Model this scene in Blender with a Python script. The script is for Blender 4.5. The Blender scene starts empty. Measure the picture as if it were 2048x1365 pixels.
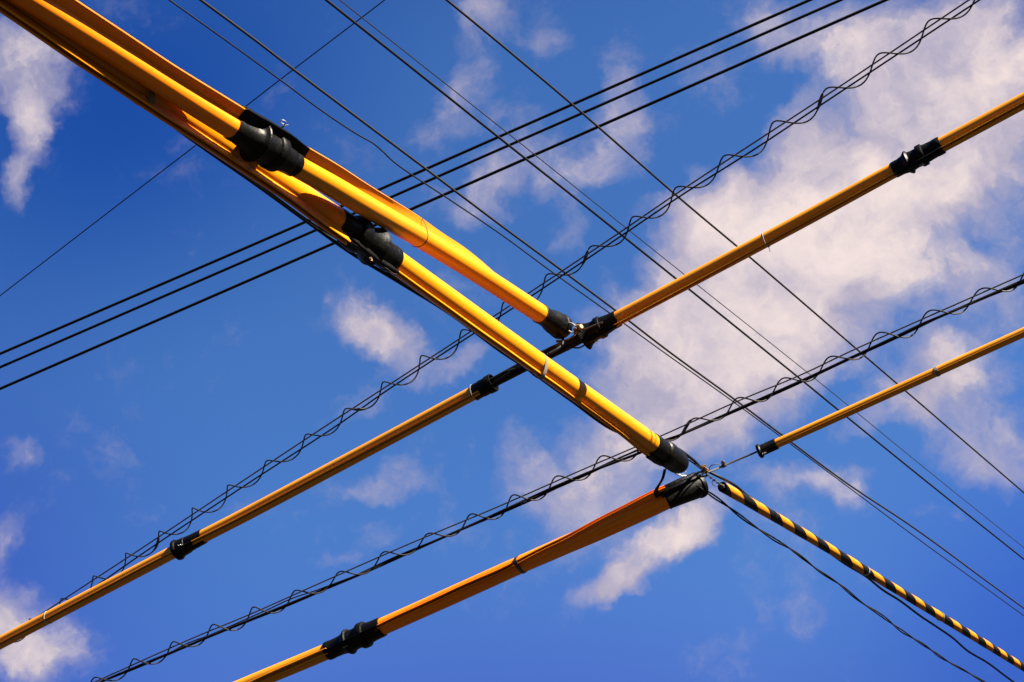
import bpy, bmesh, math, random
from mathutils import Vector, Matrix

random.seed(7)
sc = bpy.context.scene
COL = sc.collection
R = math.radians

# ------------------------------------------------------------------ camera
W0, H0, F = 2048.0, 1365.0, 4142.0            # photograph size and focal length in its pixels
EYE = Vector((0, 0, 1.6))
# the two street directions vanish here; up is normal to both
va = Vector((2876, -1918, -F)).normalized()
vb = Vector((-9500, -5300, -F)).normalized()
up_c = va.cross(vb)
if up_c.y < 0: up_c = -up_c
up_c.normalize()
fw = Vector((0, 0, -1))
yw = (fw - up_c * fw.dot(up_c)).normalized()
xw = yw.cross(up_c).normalized()
C2W = Matrix((xw, yw, up_c))                  # camera axes -> world axes
cam_d = bpy.data.cameras.new("camera")
cam_d.sensor_width = 36.0
cam_d.lens = F * 36.0 / W0
cam_d.clip_start, cam_d.clip_end = 0.05, 5000
cam = bpy.data.objects.new("camera", cam_d); COL.objects.link(cam)
cam.matrix_world = Matrix.Translation(EYE) @ C2W.to_4x4()
sc.camera = cam
CAM_UP = C2W @ Vector((0, 1, 0))

def ray(px, py):
    return C2W @ Vector((px - W0 / 2, H0 / 2 - py, -F)) / F      # unit depth
def at_h(px, py, dz):                          # the point of that sight line dz above the eye
    d = ray(px, py); return EYE + d * (dz / d.z)
def at_d(px, py, z): return EYE + ray(px, py) * z
def proj(p):
    q = C2W.transposed() @ (p - EYE)
    return (W0 / 2 + q.x / -q.z * F, H0 / 2 - q.y / -q.z * F, -q.z)

# ------------------------------------------------------------------ materials
def mat(name, col, rough=.5, metal=0.0, spec=.5, dirt=0.0, dirt_col=(.02, .015, .01), scale=30, bump=0.0, coat=0.0):
    m = bpy.data.materials.new(name); m.use_nodes = True
    nt = m.node_tree; b = nt.nodes["Principled BSDF"]
    b.inputs["Roughness"].default_value = rough
    b.inputs["Metallic"].default_value = metal
    b.inputs["Specular IOR Level"].default_value = spec
    b.inputs["Coat Weight"].default_value = coat
    tc = nt.nodes.new("ShaderNodeTexCoord")
    n = nt.nodes.new("ShaderNodeTexNoise"); n.inputs["Scale"].default_value = scale
    n.inputs["Detail"].default_value = 6; n.inputs["Roughness"].default_value = .65
    nt.links.new(tc.outputs["Object"], n.inputs["Vector"])
    rp = nt.nodes.new("ShaderNodeValToRGB")
    rp.color_ramp.elements[0].position = .52; rp.color_ramp.elements[1].position = .78
    nt.links.new(n.outputs["Fac"], rp.inputs["Fac"])
    k = nt.nodes.new("ShaderNodeMath"); k.operation = "MULTIPLY"; k.inputs[1].default_value = dirt
    nt.links.new(rp.outputs["Color"], k.inputs[0])
    mx = nt.nodes.new("ShaderNodeMix"); mx.data_type = "RGBA"
    mx.inputs["A"].default_value = (*col, 1); mx.inputs["B"].default_value = (*dirt_col, 1)
    nt.links.new(k.outputs[0], mx.inputs["Factor"])
    nt.links.new(mx.outputs["Result"], b.inputs["Base Color"])
    rr = nt.nodes.new("ShaderNodeMapRange")
    rr.inputs["To Min"].default_value = max(.05, rough - .08); rr.inputs["To Max"].default_value = min(1, rough + .12)
    nt.links.new(n.outputs["Fac"], rr.inputs["Value"]); nt.links.new(rr.outputs["Result"], b.inputs["Roughness"])
    if bump:
        bp = nt.nodes.new("ShaderNodeBump"); bp.inputs["Strength"].default_value = bump; bp.inputs["Distance"].default_value = .002 if bump < .4 else .007
        n2 = nt.nodes.new("ShaderNodeTexNoise"); n2.inputs["Scale"].default_value = scale * (6 if bump < .4 else 1.2); n2.inputs["Detail"].default_value = 5
        nt.links.new(tc.outputs["Object"], n2.inputs["Vector"])
        nt.links.new(n2.outputs["Fac"], bp.inputs["Height"]); nt.links.new(bp.outputs["Normal"], b.inputs["Normal"])
    return m

def grime(m, strength=.45, dark=.35):
    """lengthwise streaks and scuffs, laid along the tube by its own UVs"""
    nt = m.node_tree; b = nt.nodes["Principled BSDF"]; src = b.inputs["Base Color"].links[0].from_socket
    uv = nt.nodes.new("ShaderNodeUVMap"); uv.uv_map = "UVMap"
    mp = nt.nodes.new("ShaderNodeMapping"); mp.inputs["Scale"].default_value = (2.2, 26, 1); nt.links.new(uv.outputs[0], mp.inputs["Vector"])
    n1 = nt.nodes.new("ShaderNodeTexNoise"); n1.inputs["Scale"].default_value = 1.0; n1.inputs["Detail"].default_value = 7; n1.inputs["Roughness"].default_value = .7
    nt.links.new(mp.outputs[0], n1.inputs["Vector"])
    r1 = nt.nodes.new("ShaderNodeMapRange"); r1.inputs["From Min"].default_value = .46; r1.inputs["From Max"].default_value = .74
    r1.inputs["To Max"].default_value = strength; nt.links.new(n1.outputs["Fac"], r1.inputs["Value"])
    mp2 = nt.nodes.new("ShaderNodeMapping"); mp2.inputs["Scale"].default_value = (9, 5, 1); nt.links.new(uv.outputs[0], mp2.inputs["Vector"])
    n2 = nt.nodes.new("ShaderNodeTexNoise"); n2.inputs["Scale"].default_value = 1.0; n2.inputs["Detail"].default_value = 8; n2.inputs["Roughness"].default_value = .75
    nt.links.new(mp2.outputs[0], n2.inputs["Vector"])
    r2 = nt.nodes.new("ShaderNodeMapRange"); r2.inputs["From Min"].default_value = .62; r2.inputs["From Max"].default_value = .76
    r2.inputs["To Max"].default_value = strength * 1.2; nt.links.new(n2.outputs["Fac"], r2.inputs["Value"])
    mx = nt.nodes.new("ShaderNodeMath"); mx.operation = "MAXIMUM"; nt.links.new(r1.outputs[0], mx.inputs[0]); nt.links.new(r2.outputs[0], mx.inputs[1])
    c = nt.nodes.new("ShaderNodeMix"); c.data_type = "RGBA"; c.blend_type = "MULTIPLY"
    nt.links.new(mx.outputs[0], c.inputs["Factor"]); nt.links.new(src, c.inputs["A"]); c.inputs["B"].default_value = (dark, dark * .85, dark, 1)
    nt.links.new(c.outputs["Result"], b.inputs["Base Color"])

M = {}
M['yellow'] = mat("guard_yellow", (.44, .150, .0006), .36, dirt=.12, dirt_col=(.17, .024, .0008), scale=26, bump=.03, spec=.18)
M['amber'] = mat("guard_amber", (.44, .165, .004), .45, dirt=.15, dirt_col=(.16, .035, .004), scale=30, bump=.06, spec=.2)
M['orange'] = mat("guard_orange", (.60, .150, .0006), .40, dirt=.12, dirt_col=(.15, .022, .001), scale=22, bump=.03, spec=.2)
M['rubber'] = mat("black_rubber", (.0014, .0013, .0012), .42, dirt=.6, dirt_col=(.010, .0075, .005), scale=34, bump=.42, spec=.09)
M['cable'] = mat("black_cable", (.004, .004, .0045), .55, dirt=.3, dirt_col=(.010, .008, .006), scale=20, spec=.12)
M['oldcable'] = mat("weathered_cable", (.012, .009, .0065), .55, dirt=.4, dirt_col=(.006, .005, .005), scale=25, spec=.15)
M['strand'] = mat("steel_strand", (.05, .042, .035), .5, metal=.6, dirt=.5, dirt_col=(.03, .022, .016), scale=60)
M['wire'] = mat("tie_wire_metal", (.24, .23, .22), .4, metal=.5, dirt=.2, scale=80)
M['rust'] = mat("rusty_brass", (.17, .10, .04), .5, metal=.5, dirt=.8, dirt_col=(.09, .045, .02), scale=90, bump=.4)
M['iron'] = mat("dark_iron", (.05, .042, .035), .5, metal=.6, dirt=.7, dirt_col=(.12, .06, .025), scale=90, bump=.4)
M['tape'] = mat("grey_tape", (.085, .066, .045), .7, dirt=.5, dirt_col=(.05, .038, .028), scale=60, bump=.2)
M['dtape'] = mat("black_tape", (.008, .007, .006), .5, dirt=.4, dirt_col=(.05, .04, .03), scale=60)

for k_ in ('yellow', 'amber', 'orange'): grime(M[k_], .5 if k_ != 'yellow' else .38)

def stripe_mat():
    m = mat("hazard_stripes", (.36, .122, .002), .55, dirt=.25, dirt_col=(.12, .03, .003), scale=30, bump=.05, spec=.08)
    nt = m.node_tree; b = nt.nodes["Principled BSDF"]
    src = b.inputs["Base Color"].links[0].from_socket
    uv = nt.nodes.new("ShaderNodeUVMap"); uv.uv_map = "UVMap"
    sx = nt.nodes.new("ShaderNodeSeparateXYZ"); nt.links.new(uv.outputs["UV"], sx.inputs[0])
    d = nt.nodes.new("ShaderNodeMath"); d.operation = "DIVIDE"; d.inputs[1].default_value = .52
    nt.links.new(sx.outputs["X"], d.inputs[0])
    a = nt.nodes.new("ShaderNodeMath"); a.operation = "SUBTRACT"
    nt.links.new(d.outputs[0], a.inputs[0]); nt.links.new(sx.outputs["Y"], a.inputs[1])
    f = nt.nodes.new("ShaderNodeMath"); f.operation = "FRACT"; nt.links.new(a.outputs[0], f.inputs[0])
    g = nt.nodes.new("ShaderNodeMath"); g.operation = "GREATER_THAN"; g.inputs[1].default_value = .49
    nt.links.new(f.outputs[0], g.inputs[0])
    mx = nt.nodes.new("ShaderNodeMix"); mx.data_type = "RGBA"
    mx.inputs["B"].default_value = (.0025, .0025, .0025, 1)
    nt.links.new(g.outputs[0], mx.inputs["Factor"]); nt.links.new(src, mx.inputs["A"])
    nt.links.new(mx.outputs["Result"], b.inputs["Base Color"])
    return m
M['stripe'] = stripe_mat(); grime(M['stripe'], .7)

# ------------------------------------------------------------------ objects
def tag(o, label=None, cat=None, group=None, kind=None):
    if label: o["label"] = label
    if cat: o["category"] = cat
    if group: o["group"] = group
    if kind: o["kind"] = kind
    return o

def thing(name, loc, label, cat, group=None):
    o = bpy.data.objects.new(name, None); COL.objects.link(o)
    o.empty_display_size = .05
    o.location = loc
    return tag(o, label, cat, group)

def root_loc(o):
    v = Vector((0, 0, 0))
    while o: v += o.location; o = o.parent
    return v

class MB:
    """collects shapes of ONE part"""
    def __init__(s): s.bm = bmesh.new(); s.uv = s.bm.loops.layers.uv.new("UVMap")
    def rings(s, rings, closed_ends=True, us=None):
        """rings: list of equal-length loops of world points"""
        bm = s.bm; n = len(rings[0]); vs = [[bm.verts.new(p) for p in r] for r in rings]
        for i in range(len(vs) - 1):
            for j in range(n):
                k = (j + 1) % n
                f = bm.faces.new((vs[i][j], vs[i][k], vs[i + 1][k], vs[i + 1][j]))
                f.smooth = True
                if us:
                    for l, (u, v) in zip(f.loops, ((us[i], j / n), (us[i], (j + 1) / n), (us[i + 1], (j + 1) / n), (us[i + 1], j / n))):
                        l[s.uv].uv = (u, v)
        if closed_ends:
            bm.faces.new(list(reversed(vs[0]))); bm.faces.new(vs[-1])
        return s
    def tube(s, pts, r, n=10):
        fr = frames(pts)
        rings = []
        for i, (p, t, u, v) in enumerate(fr):
            rr = r(i / (len(fr) - 1)) if callable(r) else r
            rings.append([p + (u * math.cos(a) + v * math.sin(a)) * rr for a in (2 * math.pi * j / n for j in range(n))])
        return s.rings(rings)
    def box(s, c, ax, ay, az, hx, hy, hz, bev=.0):
        b = bmesh.ops.create_cube(s.bm, size=2.0)
        m = Matrix((ax * hx, ay * hy, az * hz)).transposed().to_4x4(); m.translation = c
        bmesh.ops.transform(s.bm, matrix=m, verts=b["verts"])
        if bev:
            es = list({e for v in b["verts"] for e in v.link_edges})
            bmesh.ops.bevel(s.bm, geom=es, offset=bev, segments=2, affect="EDGES", profile=.6)
        return s
    def cyl(s, a, b, r, n=12, r2=None):
        t = (b - a).normalized(); u = t.orthogonal().normalized(); v = t.cross(u)
        rings = []
        for p, rr in ((a, r * .86), (a + t * r * .14, r), (b - t * r * .14, r2 or r), (b, (r2 or r) * .86)):
            rings.append([p + (u * math.cos(2 * math.pi * j / n) + v * math.sin(2 * math.pi * j / n)) * rr for j in range(n)])
        return s.rings(rings)
    def build(s, name, m, parent=None, angle=38):
        bmesh.ops.recalc_face_normals(s.bm, faces=s.bm.faces)
        off = root_loc(parent) if parent else Vector((0, 0, 0))
        if not parent:                                   # a one-mesh thing keeps its origin inside itself
            off = sum((v.co for v in s.bm.verts), Vector()) / len(s.bm.verts)
        for v in s.bm.verts: v.co -= off
        me = bpy.data.meshes.new(name); s.bm.to_mesh(me); s.bm.free()
        me.polygons.foreach_set("use_smooth", [True] * len(me.polygons))
        me.set_sharp_from_angle(angle=R(angle))
        me.materials.append(m)
        o = bpy.data.objects.new(name, me); COL.objects.link(o)
        if parent: o.parent = parent
        else: o.location = off
        return o

def frames(pts):
    out = []; u = None
    for i, p in enumerate(pts):
        t = (pts[min(i + 1, len(pts) - 1)] - pts[max(i - 1, 0)]).normalized()
        if u is None: u = t.orthogonal().normalized()
        u = (u - t * u.dot(t)).normalized()
        out.append((p, t, u, t.cross(u)))
    return out

def smooth_path(ctrl, step=.02, ext=(0, 0)):
    """Catmull-Rom through the points, extended straight by ext metres at each end, resampled evenly"""
    c = list(ctrl)
    if ext[0]: c.insert(0, c[0] + (c[0] - c[1]).normalized() * ext[0])
    if ext[1]: c.append(c[-1] + (c[-1] - c[-2]).normalized() * ext[1])
    c = [c[0] * 2 - c[1]] + c + [c[-1] * 2 - c[-2]]
    fine = []
    for i in range(1, len(c) - 2):
        p0, p1, p2, p3 = c[i - 1:i + 3]
        d0 = max((p1 - p0).length, 1e-6) ** .5; d1 = max((p2 - p1).length, 1e-6) ** .5; d2 = max((p3 - p2).length, 1e-6) ** .5
        m1 = (p2 - p1) + d1 * ((p1 - p0) / d0 - (p2 - p0) / (d0 + d1))
        m2 = (p2 - p1) + d1 * ((p3 - p2) / d2 - (p3 - p1) / (d1 + d2))
        n = max(2, int((p2 - p1).length / step * 2))
        for k in range(n):
            t = k / n
            fine.append(p1 * (2 * t ** 3 - 3 * t * t + 1) + m1 * (t ** 3 - 2 * t * t + t) + p2 * (-2 * t ** 3 + 3 * t * t) + m2 * (t ** 3 - t * t))
    fine.append(c[-2])
    L = [0]
    for a, b in zip(fine, fine[1:]): L.append(L[-1] + (b - a).length)
    N = max(2, int(L[-1] / step)); out = []; j = 0
    for i in range(N + 1):
        s = L[-1] * i / N
        while j < len(L) - 2 and L[j + 1] < s: j += 1
        k = (s - L[j]) / max(L[j + 1] - L[j], 1e-9)
        out.append(fine[j].lerp(fine[j + 1], k))
    return out, L[-1]

class Run:
    """the centre line of a guard tube and the turn of its slot"""
    def __init__(s, ctrl, ext, theta, step=.01):
        s.pts, s.len = smooth_path(ctrl, step, ext)
        s.n = len(s.pts); s.step = s.len / (s.n - 1)
        s.theta = [(s.at(*q), a) for q, a in theta]
        s.theta.sort()
    def at(s, px, py):
        best = min(range(s.n), key=lambda i: (lambda q: (q[0] - px) ** 2 + (q[1] - py) ** 2)(proj(s.pts[i])))
        return best * s.step
    def th(s, x):
        T = s.theta
        if x <= T[0][0]: return R(T[0][1])
        for (a, p), (b, q) in zip(T, T[1:]):
            if x <= b:
                k = (x - a) / (b - a); k = k * k * (3 - 2 * k)
                return R(p + (q - p) * k)
        return R(T[-1][1])
    def frame(s, x):
        def pos(q):
            f = min(max(q / s.step, 0), s.n - 1.001); i = int(f)
            return s.pts[i].lerp(s.pts[i + 1], f - i)
        p = pos(x)
        t = sum((pos(min(x + d, s.len)) - pos(max(x - d, 0)) for d in (.02, .035, .05, .07)), Vector()).normalized()
        v = (EYE - p); v = (v - t * v.dot(t)).normalized()
        u = t.cross(v)
        if u.dot(CAM_UP) < 0: u = -u
        a = s.th(x)
        tail = u * math.cos(a) + v * math.sin(a)
        return p, t, tail, t.cross(tail)
    def rpx(s, x, px):                                   # radius in metres of something px pixels across there
        return px * proj(s.frame(x)[0])[2] / F

def keyhole(r, lip, th, gap, n=30, odd=0.0):
    y0 = gap / 2 + th; a = math.asin(min(.9, y0 / r))
    P = [(r * math.cos(a + (2 * math.pi - 2 * a) * i / n), r * math.sin(a + (2 * math.pi - 2 * a) * i / n)) for i in range(n + 1)]
    e = th * .35; T = r + lip * (1 - odd); T2 = r + lip; fl = th * .5
    P += [(r + lip * .55, -y0), (T - e, -y0 - fl), (T, -y0 + e - fl), (T, -gap / 2 - e - fl), (T - e, -gap / 2 - fl), (r + lip * .5, -gap / 2), (r * .7, -gap / 2)]
    P += [(r * .7, gap / 2), (r + lip * .5, gap / 2), (T2 - e, gap / 2 + fl), (T2, gap / 2 + e + fl), (T2, y0 - e + fl), (T2 - e, y0 + fl), (r + lip * .55, y0)]
    return P

def guard_tube(run, x0, x1, r, lip, m, parent, th=.16, gap=.05, wob=.0, step=.025, name="tube", seed=0, taper=None, crease=None, odd=0.0):
    n = max(3, int((x1 - x0) / step)); rings = []; us = []
    rnd = random.Random(seed); ph = [rnd.uniform(0, 6.28) for _ in range(4)]
    for i in range(n + 1):
        x = x0 + (x1 - x0) * i / n
        p, t, a, b = run.frame(x)
        k = taper(x) if taper else 1
        w = wob * (math.sin(x * 5.1 + ph[0]) + .6 * math.sin(x * 11.3 + ph[1]))
        l = (lip(x) if callable(lip) else lip) * (1 + .10 * math.sin(x * 3.7 + ph[2]) * (wob > 0))
        P = keyhole(r * k, l * r * k, th * r, gap * r * (1 + 1.2 * wob * math.sin(x * 4.3 + ph[3])), 30, odd)
        if crease:
            am, tw = crease(x)
            Q = []
            for X, Y in P:
                A = math.atan2(Y, X); f_ = 1 + (am * (math.sin(3 * A + tw * x + 1) + .6 * math.sin(5 * A - tw * 1.4 * x)) if X < r * .9 else 0)
                Q.append((X * f_, Y * f_))
            P = Q
        rings.append([p + a * (X + (r * w if X > r else 0)) + b * (Y + (r * w * .8 if X > r else 0)) for X, Y in P]); us.append(x)
    return MB().rings(rings, True, us).build(name, m, parent, 32)

def lathe(run, x0, x1, prof, n=32, squash=None, mb=None, hollow=None):
    """prof: (fraction, radius in metres)"""
    rings = []
    for f, r in prof:
        p, t, a, b = run.frame(x0 + (x1 - x0) * f)
        rings.append([p + (a * math.cos(2 * math.pi * j / n) + b * math.sin(2 * math.pi * j / n)) * r for j in range(n)])
    if hollow:                                            # an open mouth: wall turns back inside
        f, r = prof[-1]
        for df, rr in ((0, r * .90), (-hollow, r * .62), (-hollow, r * .3)):
            p, t, a, b = run.frame(x0 + (x1 - x0) * (f + df))
            rings.append([p + (a * math.cos(2 * math.pi * j / n) + b * math.sin(2 * math.pi * j / n)) * rr for j in range(n)])
    mb = mb or MB()
    return mb.rings(rings)

def fin(run, x0, x1, prof, th, gap, parent, m=None):
    """the black rubber lips that close over the slot: two thin rails"""
    mb = MB()
    for sgn in (-1, 1):
        rings = []
        for f, lo, hi in prof:
            p, t, a, b = run.frame(x0 + (x1 - x0) * f)
            c0, c1 = sgn * gap / 2, sgn * (gap / 2 + th)
            e = th * .3
            rings.append([p + a * lo + b * c0, p + a * (hi - e) + b * c0, p + a * hi + b * (c0 + sgn * e), p + a * hi + b * (c1 - sgn * e), p + a * (hi - e) + b * c1, p + a * lo + b * c1])
        mb.rings(rings)
    return mb.build("sleeve_lip", m or M['rubber'], parent)

def ring_band(run, x, w, r, m, parent, name, n=26, lip=0, thick=.003, egg=None):
    """tape or wire wrapped round tube and lips"""
    rings = []
    for q, dr in ((-.5, 0), (-.5, thick), (-.17, thick * 1.3), (.17, thick * 1.25), (.5, thick), (.5, 0)):
        p, t, a, b = run.frame(x + q * w)
        L = []
        for j in range(n):
            A = 2 * math.pi * j / n
            X, Y = (r + dr) * math.cos(A), (r + dr) * math.sin(A)
            if math.cos(A) > 0: X *= 1 + lip * (math.cos(A) ** 2)
            L.append(p + a * X + b * Y)
        rings.append(L)
    return MB().rings(rings, False).build(name, m, parent, 50)

def twist_pin(run, x, side, out, size, parent, m=None, name="split_pin", seed=1):
    """a bit of bent wire closing the rubber"""
    rnd = random.Random(seed)
    p, t, a, b = run.frame(x)
    d = (a * math.cos(side) + b * math.sin(side)); e = t.cross(d)
    c = p + d * out
    mb = MB()
    loop = [c + d * size * .2, c + d * size * .9 + t * size * .1]
    for k in range(9):
        A = k / 8 * 5.6
        loop.append(c + d * size * (1.2 + .35 * math.sin(A)) + t * size * (-.55 + .6 * math.cos(A)) + e * size * .15 * math.sin(A * 1.3))
    pts, _ = smooth_path(loop, size * .06); mb.tube(pts, size * .085, 6)
    tail = [c + d * size * .1 - e * size * .1, c + d * size * .8 + t * size * .25, c + d * size * 1.25 + t * size * .7 + e * size * .2]
    pts, _ = smooth_path(tail, size * .06); mb.tube(pts, size * .085, 6)
    mb.box(c + d * size * .35, t, d, e, size * .2, size * .35, size * .12, size * .04)
    return mb.build(name, m or M['wire'], parent)

def P(*q): return [at_h(*a) for a in q]

ODD = .34                                      # one lip of the upper guard stands proud of the other
DZ_A, DZ_B = 6.0, 6.28

# ================================================================== guards running down to the right
# lower one
A2 = Run(P((60, 28, DZ_A), (205, 127, DZ_A), (440, 285, DZ_A), (672, 440, DZ_A), (785, 520, DZ_A), (1040, 702, DZ_A), (1301, 886, DZ_A), (1375, 939, DZ_A)), (1.6, 0),
         [((60, 28), 111), ((520, 335), 110), ((672, 440), 114), ((785, 520), 120), ((1100, 740), 123), ((1230, 835), 135), ((1301, 886), 150)])
xa = A2.at(1301, 886); rA2 = A2.rpx(xa, 20.3)
g = thing("cable_guard", A2.frame(xa)[0], "long yellow cable guard with bright ridge, lower of the parallel pair, over the bare cables", "cable guard", "yellow guards over the overhead cables")
j0, j1 = A2.at(672, 440), A2.at(785, 520)
guard_tube(A2, 0, j0 + .03, rA2, 1.25, M['yellow'], g, wob=.015, seed=8, th=.15, gap=.07)
guard_tube(A2, j1 - .03, xa + .02, rA2, .38, M['yellow'], g, wob=.012, seed=9, th=.13, gap=.05)
px = rA2 / 21.0
c = lathe(A2, j0, j1, [(0, 20 * px), (0, 22.5 * px), (.03, 23 * px), (.15, 23 * px), (.27, 24 * px), (.28, 29 * px), (.30, 30.5 * px), (.40, 31 * px), (.415, 30 * px), (.42, 26 * px), (.5, 26.5 * px), (.58, 29 * px), (.64, 34 * px), (.66, 35 * px), (.675, 34 * px), (.685, 28 * px),
      (.74, 25.5 * px), (.85, 23.6 * px), (.93, 23 * px), (.935, 24.2 * px), (.985, 24.2 * px), (1, 23.2 * px), (1, 20 * px)]).build("coupling", M['rubber'], g)
fin(A2, j0 - .004, j1 + .006, [(0, 15 * px, 31 * px), (.1, 15 * px, 33 * px), (.3, 20 * px, 37 * px), (.5, 20 * px, 38 * px), (.66, 20 * px, 37 * px), (.85, 15 * px, 33 * px), (1, 15 * px, 31 * px)], 4 * px, 2 * px, c)
twist_pin(A2, j0 + (j1 - j0) * .5, 0, 37 * px, .018, c, M['rust'], seed=5)
# wire laced along the lips of the joint
lace = []
for k in range(15):
    f = .12 + .86 * k / 14
    p, t, a, b = A2.frame(j0 + (j1 - j0) * f); lace.append(p + a * (34 + 4.5 * math.sin(math.pi * f)) * px + b * px * (.7 * math.sin(k * 2.1)))
pts, _ = smooth_path(lace, .004); MB().tube(pts, .0016, 6).build("lacing_wire", M['strand'], c)
ring_band(A2, A2.at(1076, 724), .030, rA2, M['tape'], g, "tape_band", lip=.62, thick=.002)
tb = ring_band(A2, A2.at(279, 183), .032, rA2, M['tape'], g, "tape_band", lip=.72, thick=.003)
p, t, a, b = A2.frame(A2.at(270, 177))
cp = []
for k in range(9):
    A = k / 8 * 5.2
    cp.append(p + a * rA2 * 1.45 - b * rA2 * .2 * 0 + t * (.010 * math.sin(A)) + (EYE - p).normalized() * .010 + A2.frame(0)[3] * 0 + CAM_UP * (.012 * (1 - math.cos(A)) * .6))
pts, _ = smooth_path(cp, .004); MB().tube(pts, .0045, 8).build("tape_tail", M['amber'], tb)
c = lathe(A2, xa, A2.at(1364, 931), [(0, 20 * px), (0, 22.6 * px), (.04, 23 * px), (.34, 23.4 * px), (.36, 26.0 * px), (.39, 27.0 * px), (.54, 27.0 * px), (.56, 25.6 * px), (.72, 25.8 * px), (.84, 25.0 * px), (.92, 22.6 * px), (.97, 19.0 * px), (1.0, 13 * px)]).build("end_cap", M['rubber'], g)
fin(A2, xa - .005, A2.at(1340, 914), [(0, 15 * px, 33 * px), (.4, 15 * px, 33 * px), (.7, 15 * px, 30 * px), (.9, 12 * px, 24 * px), (1, 8 * px, 15 * px)], 4 * px, 2 * px, c)

# upper one
def beside_A2(px, py, off):
    q = min(A2.pts, key=lambda p: (lambda w: (w[0] - px) ** 2 + (w[1] - py) ** 2)(proj(p)))
    return at_d(px, py, proj(q)[2] + off)
A1 = Run([beside_A2(*q) for q in ((62, 0, -.10), (205, 90, -.10), (330, 170, -.12), (462, 254, -.16), (588, 329, -.175), (655, 367, -.14), (715, 403, -.07), (770, 435, .04), (837, 474, .17), (960, 550, .29), (1079, 627, .33), (1150, 672, .34))], (1.6, 0),
         [((62, 0), 17), ((300, 150), 14), ((462, 254), 8), ((600, 335), 4), ((760, 430), -12), ((900, 512), -45), ((1079, 627), -80)])
xa = A1.at(1079, 627); rA1 = A1.rpx(xa, 19.0)
g = thing("cable_guard", A1.frame(xa)[0], "glossy yellow cable guard, upper of the parallel pair, ending in a round black cap", "cable guard", "yellow guards over the overhead cables")
j0, j1 = A1.at(462, 254), A1.at(588, 329)
guard_tube(A1, 0, j0 + .03, rA1, .95, M['orange'], g, wob=.018, seed=3, th=.17, gap=.14, odd=ODD)
guard_tube(A1, j1 - .03, xa + .02, rA1, .85, M['yellow'], g, wob=.012, seed=4, th=.15, gap=.12, odd=ODD)
px = rA1 / 20.0
c = lathe(A1, j0, j1, [(0, 19.5 * px), (0, 21.5 * px), (.03, 22 * px), (.10, 21.6 * px), (.22, 23.5 * px), (.31, 26.5 * px), (.345, 31 * px), (.36, 36 * px), (.375, 37 * px), (.39, 36 * px), (.40, 31 * px),
      (.43, 28.6 * px), (.52, 28.4 * px), (.59, 28.0 * px), (.60, 31.5 * px), (.61, 32.5 * px), (.71, 32 * px), (.72, 31 * px), (.725, 26.5 * px), (.80, 24.5 * px), (.90, 23 * px), (.905, 22.5 * px), (.92, 22.6 * px), (.985, 22.6 * px), (1, 22 * px), (1, 19.5 * px)]).build("coupling", M['rubber'], g)
fin(A1, j0 - .01, j1 + .012, [(0, 15 * px, 40 * px), (.04, 15 * px, 42 * px), (.2, 15 * px, 42 * px), (.34, 20 * px, 43 * px), (.5, 20 * px, 43 * px), (.66, 20 * px, 43 * px), (.76, 18 * px, 42 * px), (.9, 15 * px, 39 * px), (1, 15 * px, 38 * px)], 4.5 * px, 4 * px, c)
twist_pin(A1, j0 + (j1 - j0) * .56, 0, 42 * px, .024, c, seed=2)
ring_band(A1, A1.at(838, 474), .006, rA1, M['strand'], g, "tie_wire", lip=.9, thick=.0022)
xe = A1.at(1108, 646)
c = lathe(A1, xa, A1.at(1126, 656), [(0, 18.5 * px), (0, 20.6 * px), (.08, 21 * px), (.25, 20.4 * px), (.36, 21 * px), (.50, 24.2 * px), (.62, 25.8 * px), (.78, 26.4 * px), (.83, 25.6 * px), (.85, 27.4 * px), (.95, 27.6 * px), (1.0, 26 * px)], hollow=.06).build("end_cap", M['rubber'], g)
ring_band(A1, xa + .004, .006, 20.9 * px, M['dtape'], c, "cap_seam", thick=.002)

# ================================================================== guards running up to the right
def z_line(a, b, dz): return None
B1 = Run(P((1150, 682, DZ_B), (1236, 637, DZ_B), (1420, 539.5, DZ_B), (1614, 436, DZ_B), (1784, 343, DZ_B), (1882, 291, DZ_B), (2048, 202, DZ_B)), (0, 1.8),
         [((1236, 637), 118), ((1620, 434), 112), ((2048, 202), 104)])
xs = B1.at(1236, 637); rB = B1.rpx(xs, 14.6)
g = thing("cable_guard", B1.frame(xs)[0], "dull amber cable guard before the big cloud, leaving by the upper right edge", "cable guard", "yellow guards over the overhead cables")
j0, j1 = B1.at(1789, 341), B1.at(1884, 290)
guard_tube(B1, xs - .02, j0 + .02, rB, .62, M['amber'], g, wob=.012, seed=11, th=.16, gap=.06)
guard_tube(B1, j1 - .02, B1.len, rB, .62, M['amber'], g, wob=.012, seed=12, th=.16, gap=.06)
px = rB / 15.0
c = lathe(B1, j0, j1, [(0, 14 * px), (0, 16 * px), (.02, 16.4 * px), (.15, 16.6 * px), (.24, 18.5 * px), (.28, 22 * px), (.30, 24 * px), (.325, 24.4 * px), (.34, 23 * px), (.36, 19.5 * px), (.42, 18.6 * px), (.52, 18.6 * px), (.53, 21.5 * px), (.55, 22.4 * px), (.63, 22.4 * px), (.645, 21.4 * px), (.65, 18.6 * px),
      (.75, 17.8 * px), (.86, 17.4 * px), (.87, 18 * px), (.98, 18 * px), (1, 17.2 * px), (1, 14 * px)]).build("coupling", M['rubber'], g)
fin(B1, j0, j1, [(0, 10 * px, 25 * px), (.3, 12 * px, 28 * px), (.5, 12 * px, 29 * px), (.7, 12 * px, 28 * px), (1, 10 * px, 25 * px)], 3 * px, 2 * px, c)
twist_pin(B1, j0 + (j1 - j0) * .56, .2, 28 * px, .016, c, seed=7)
wr = ring_band(B1, B1.at(1532, 480), .005, rB, M['wire'], g, "tie_wire", lip=.6, thick=.002)
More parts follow.
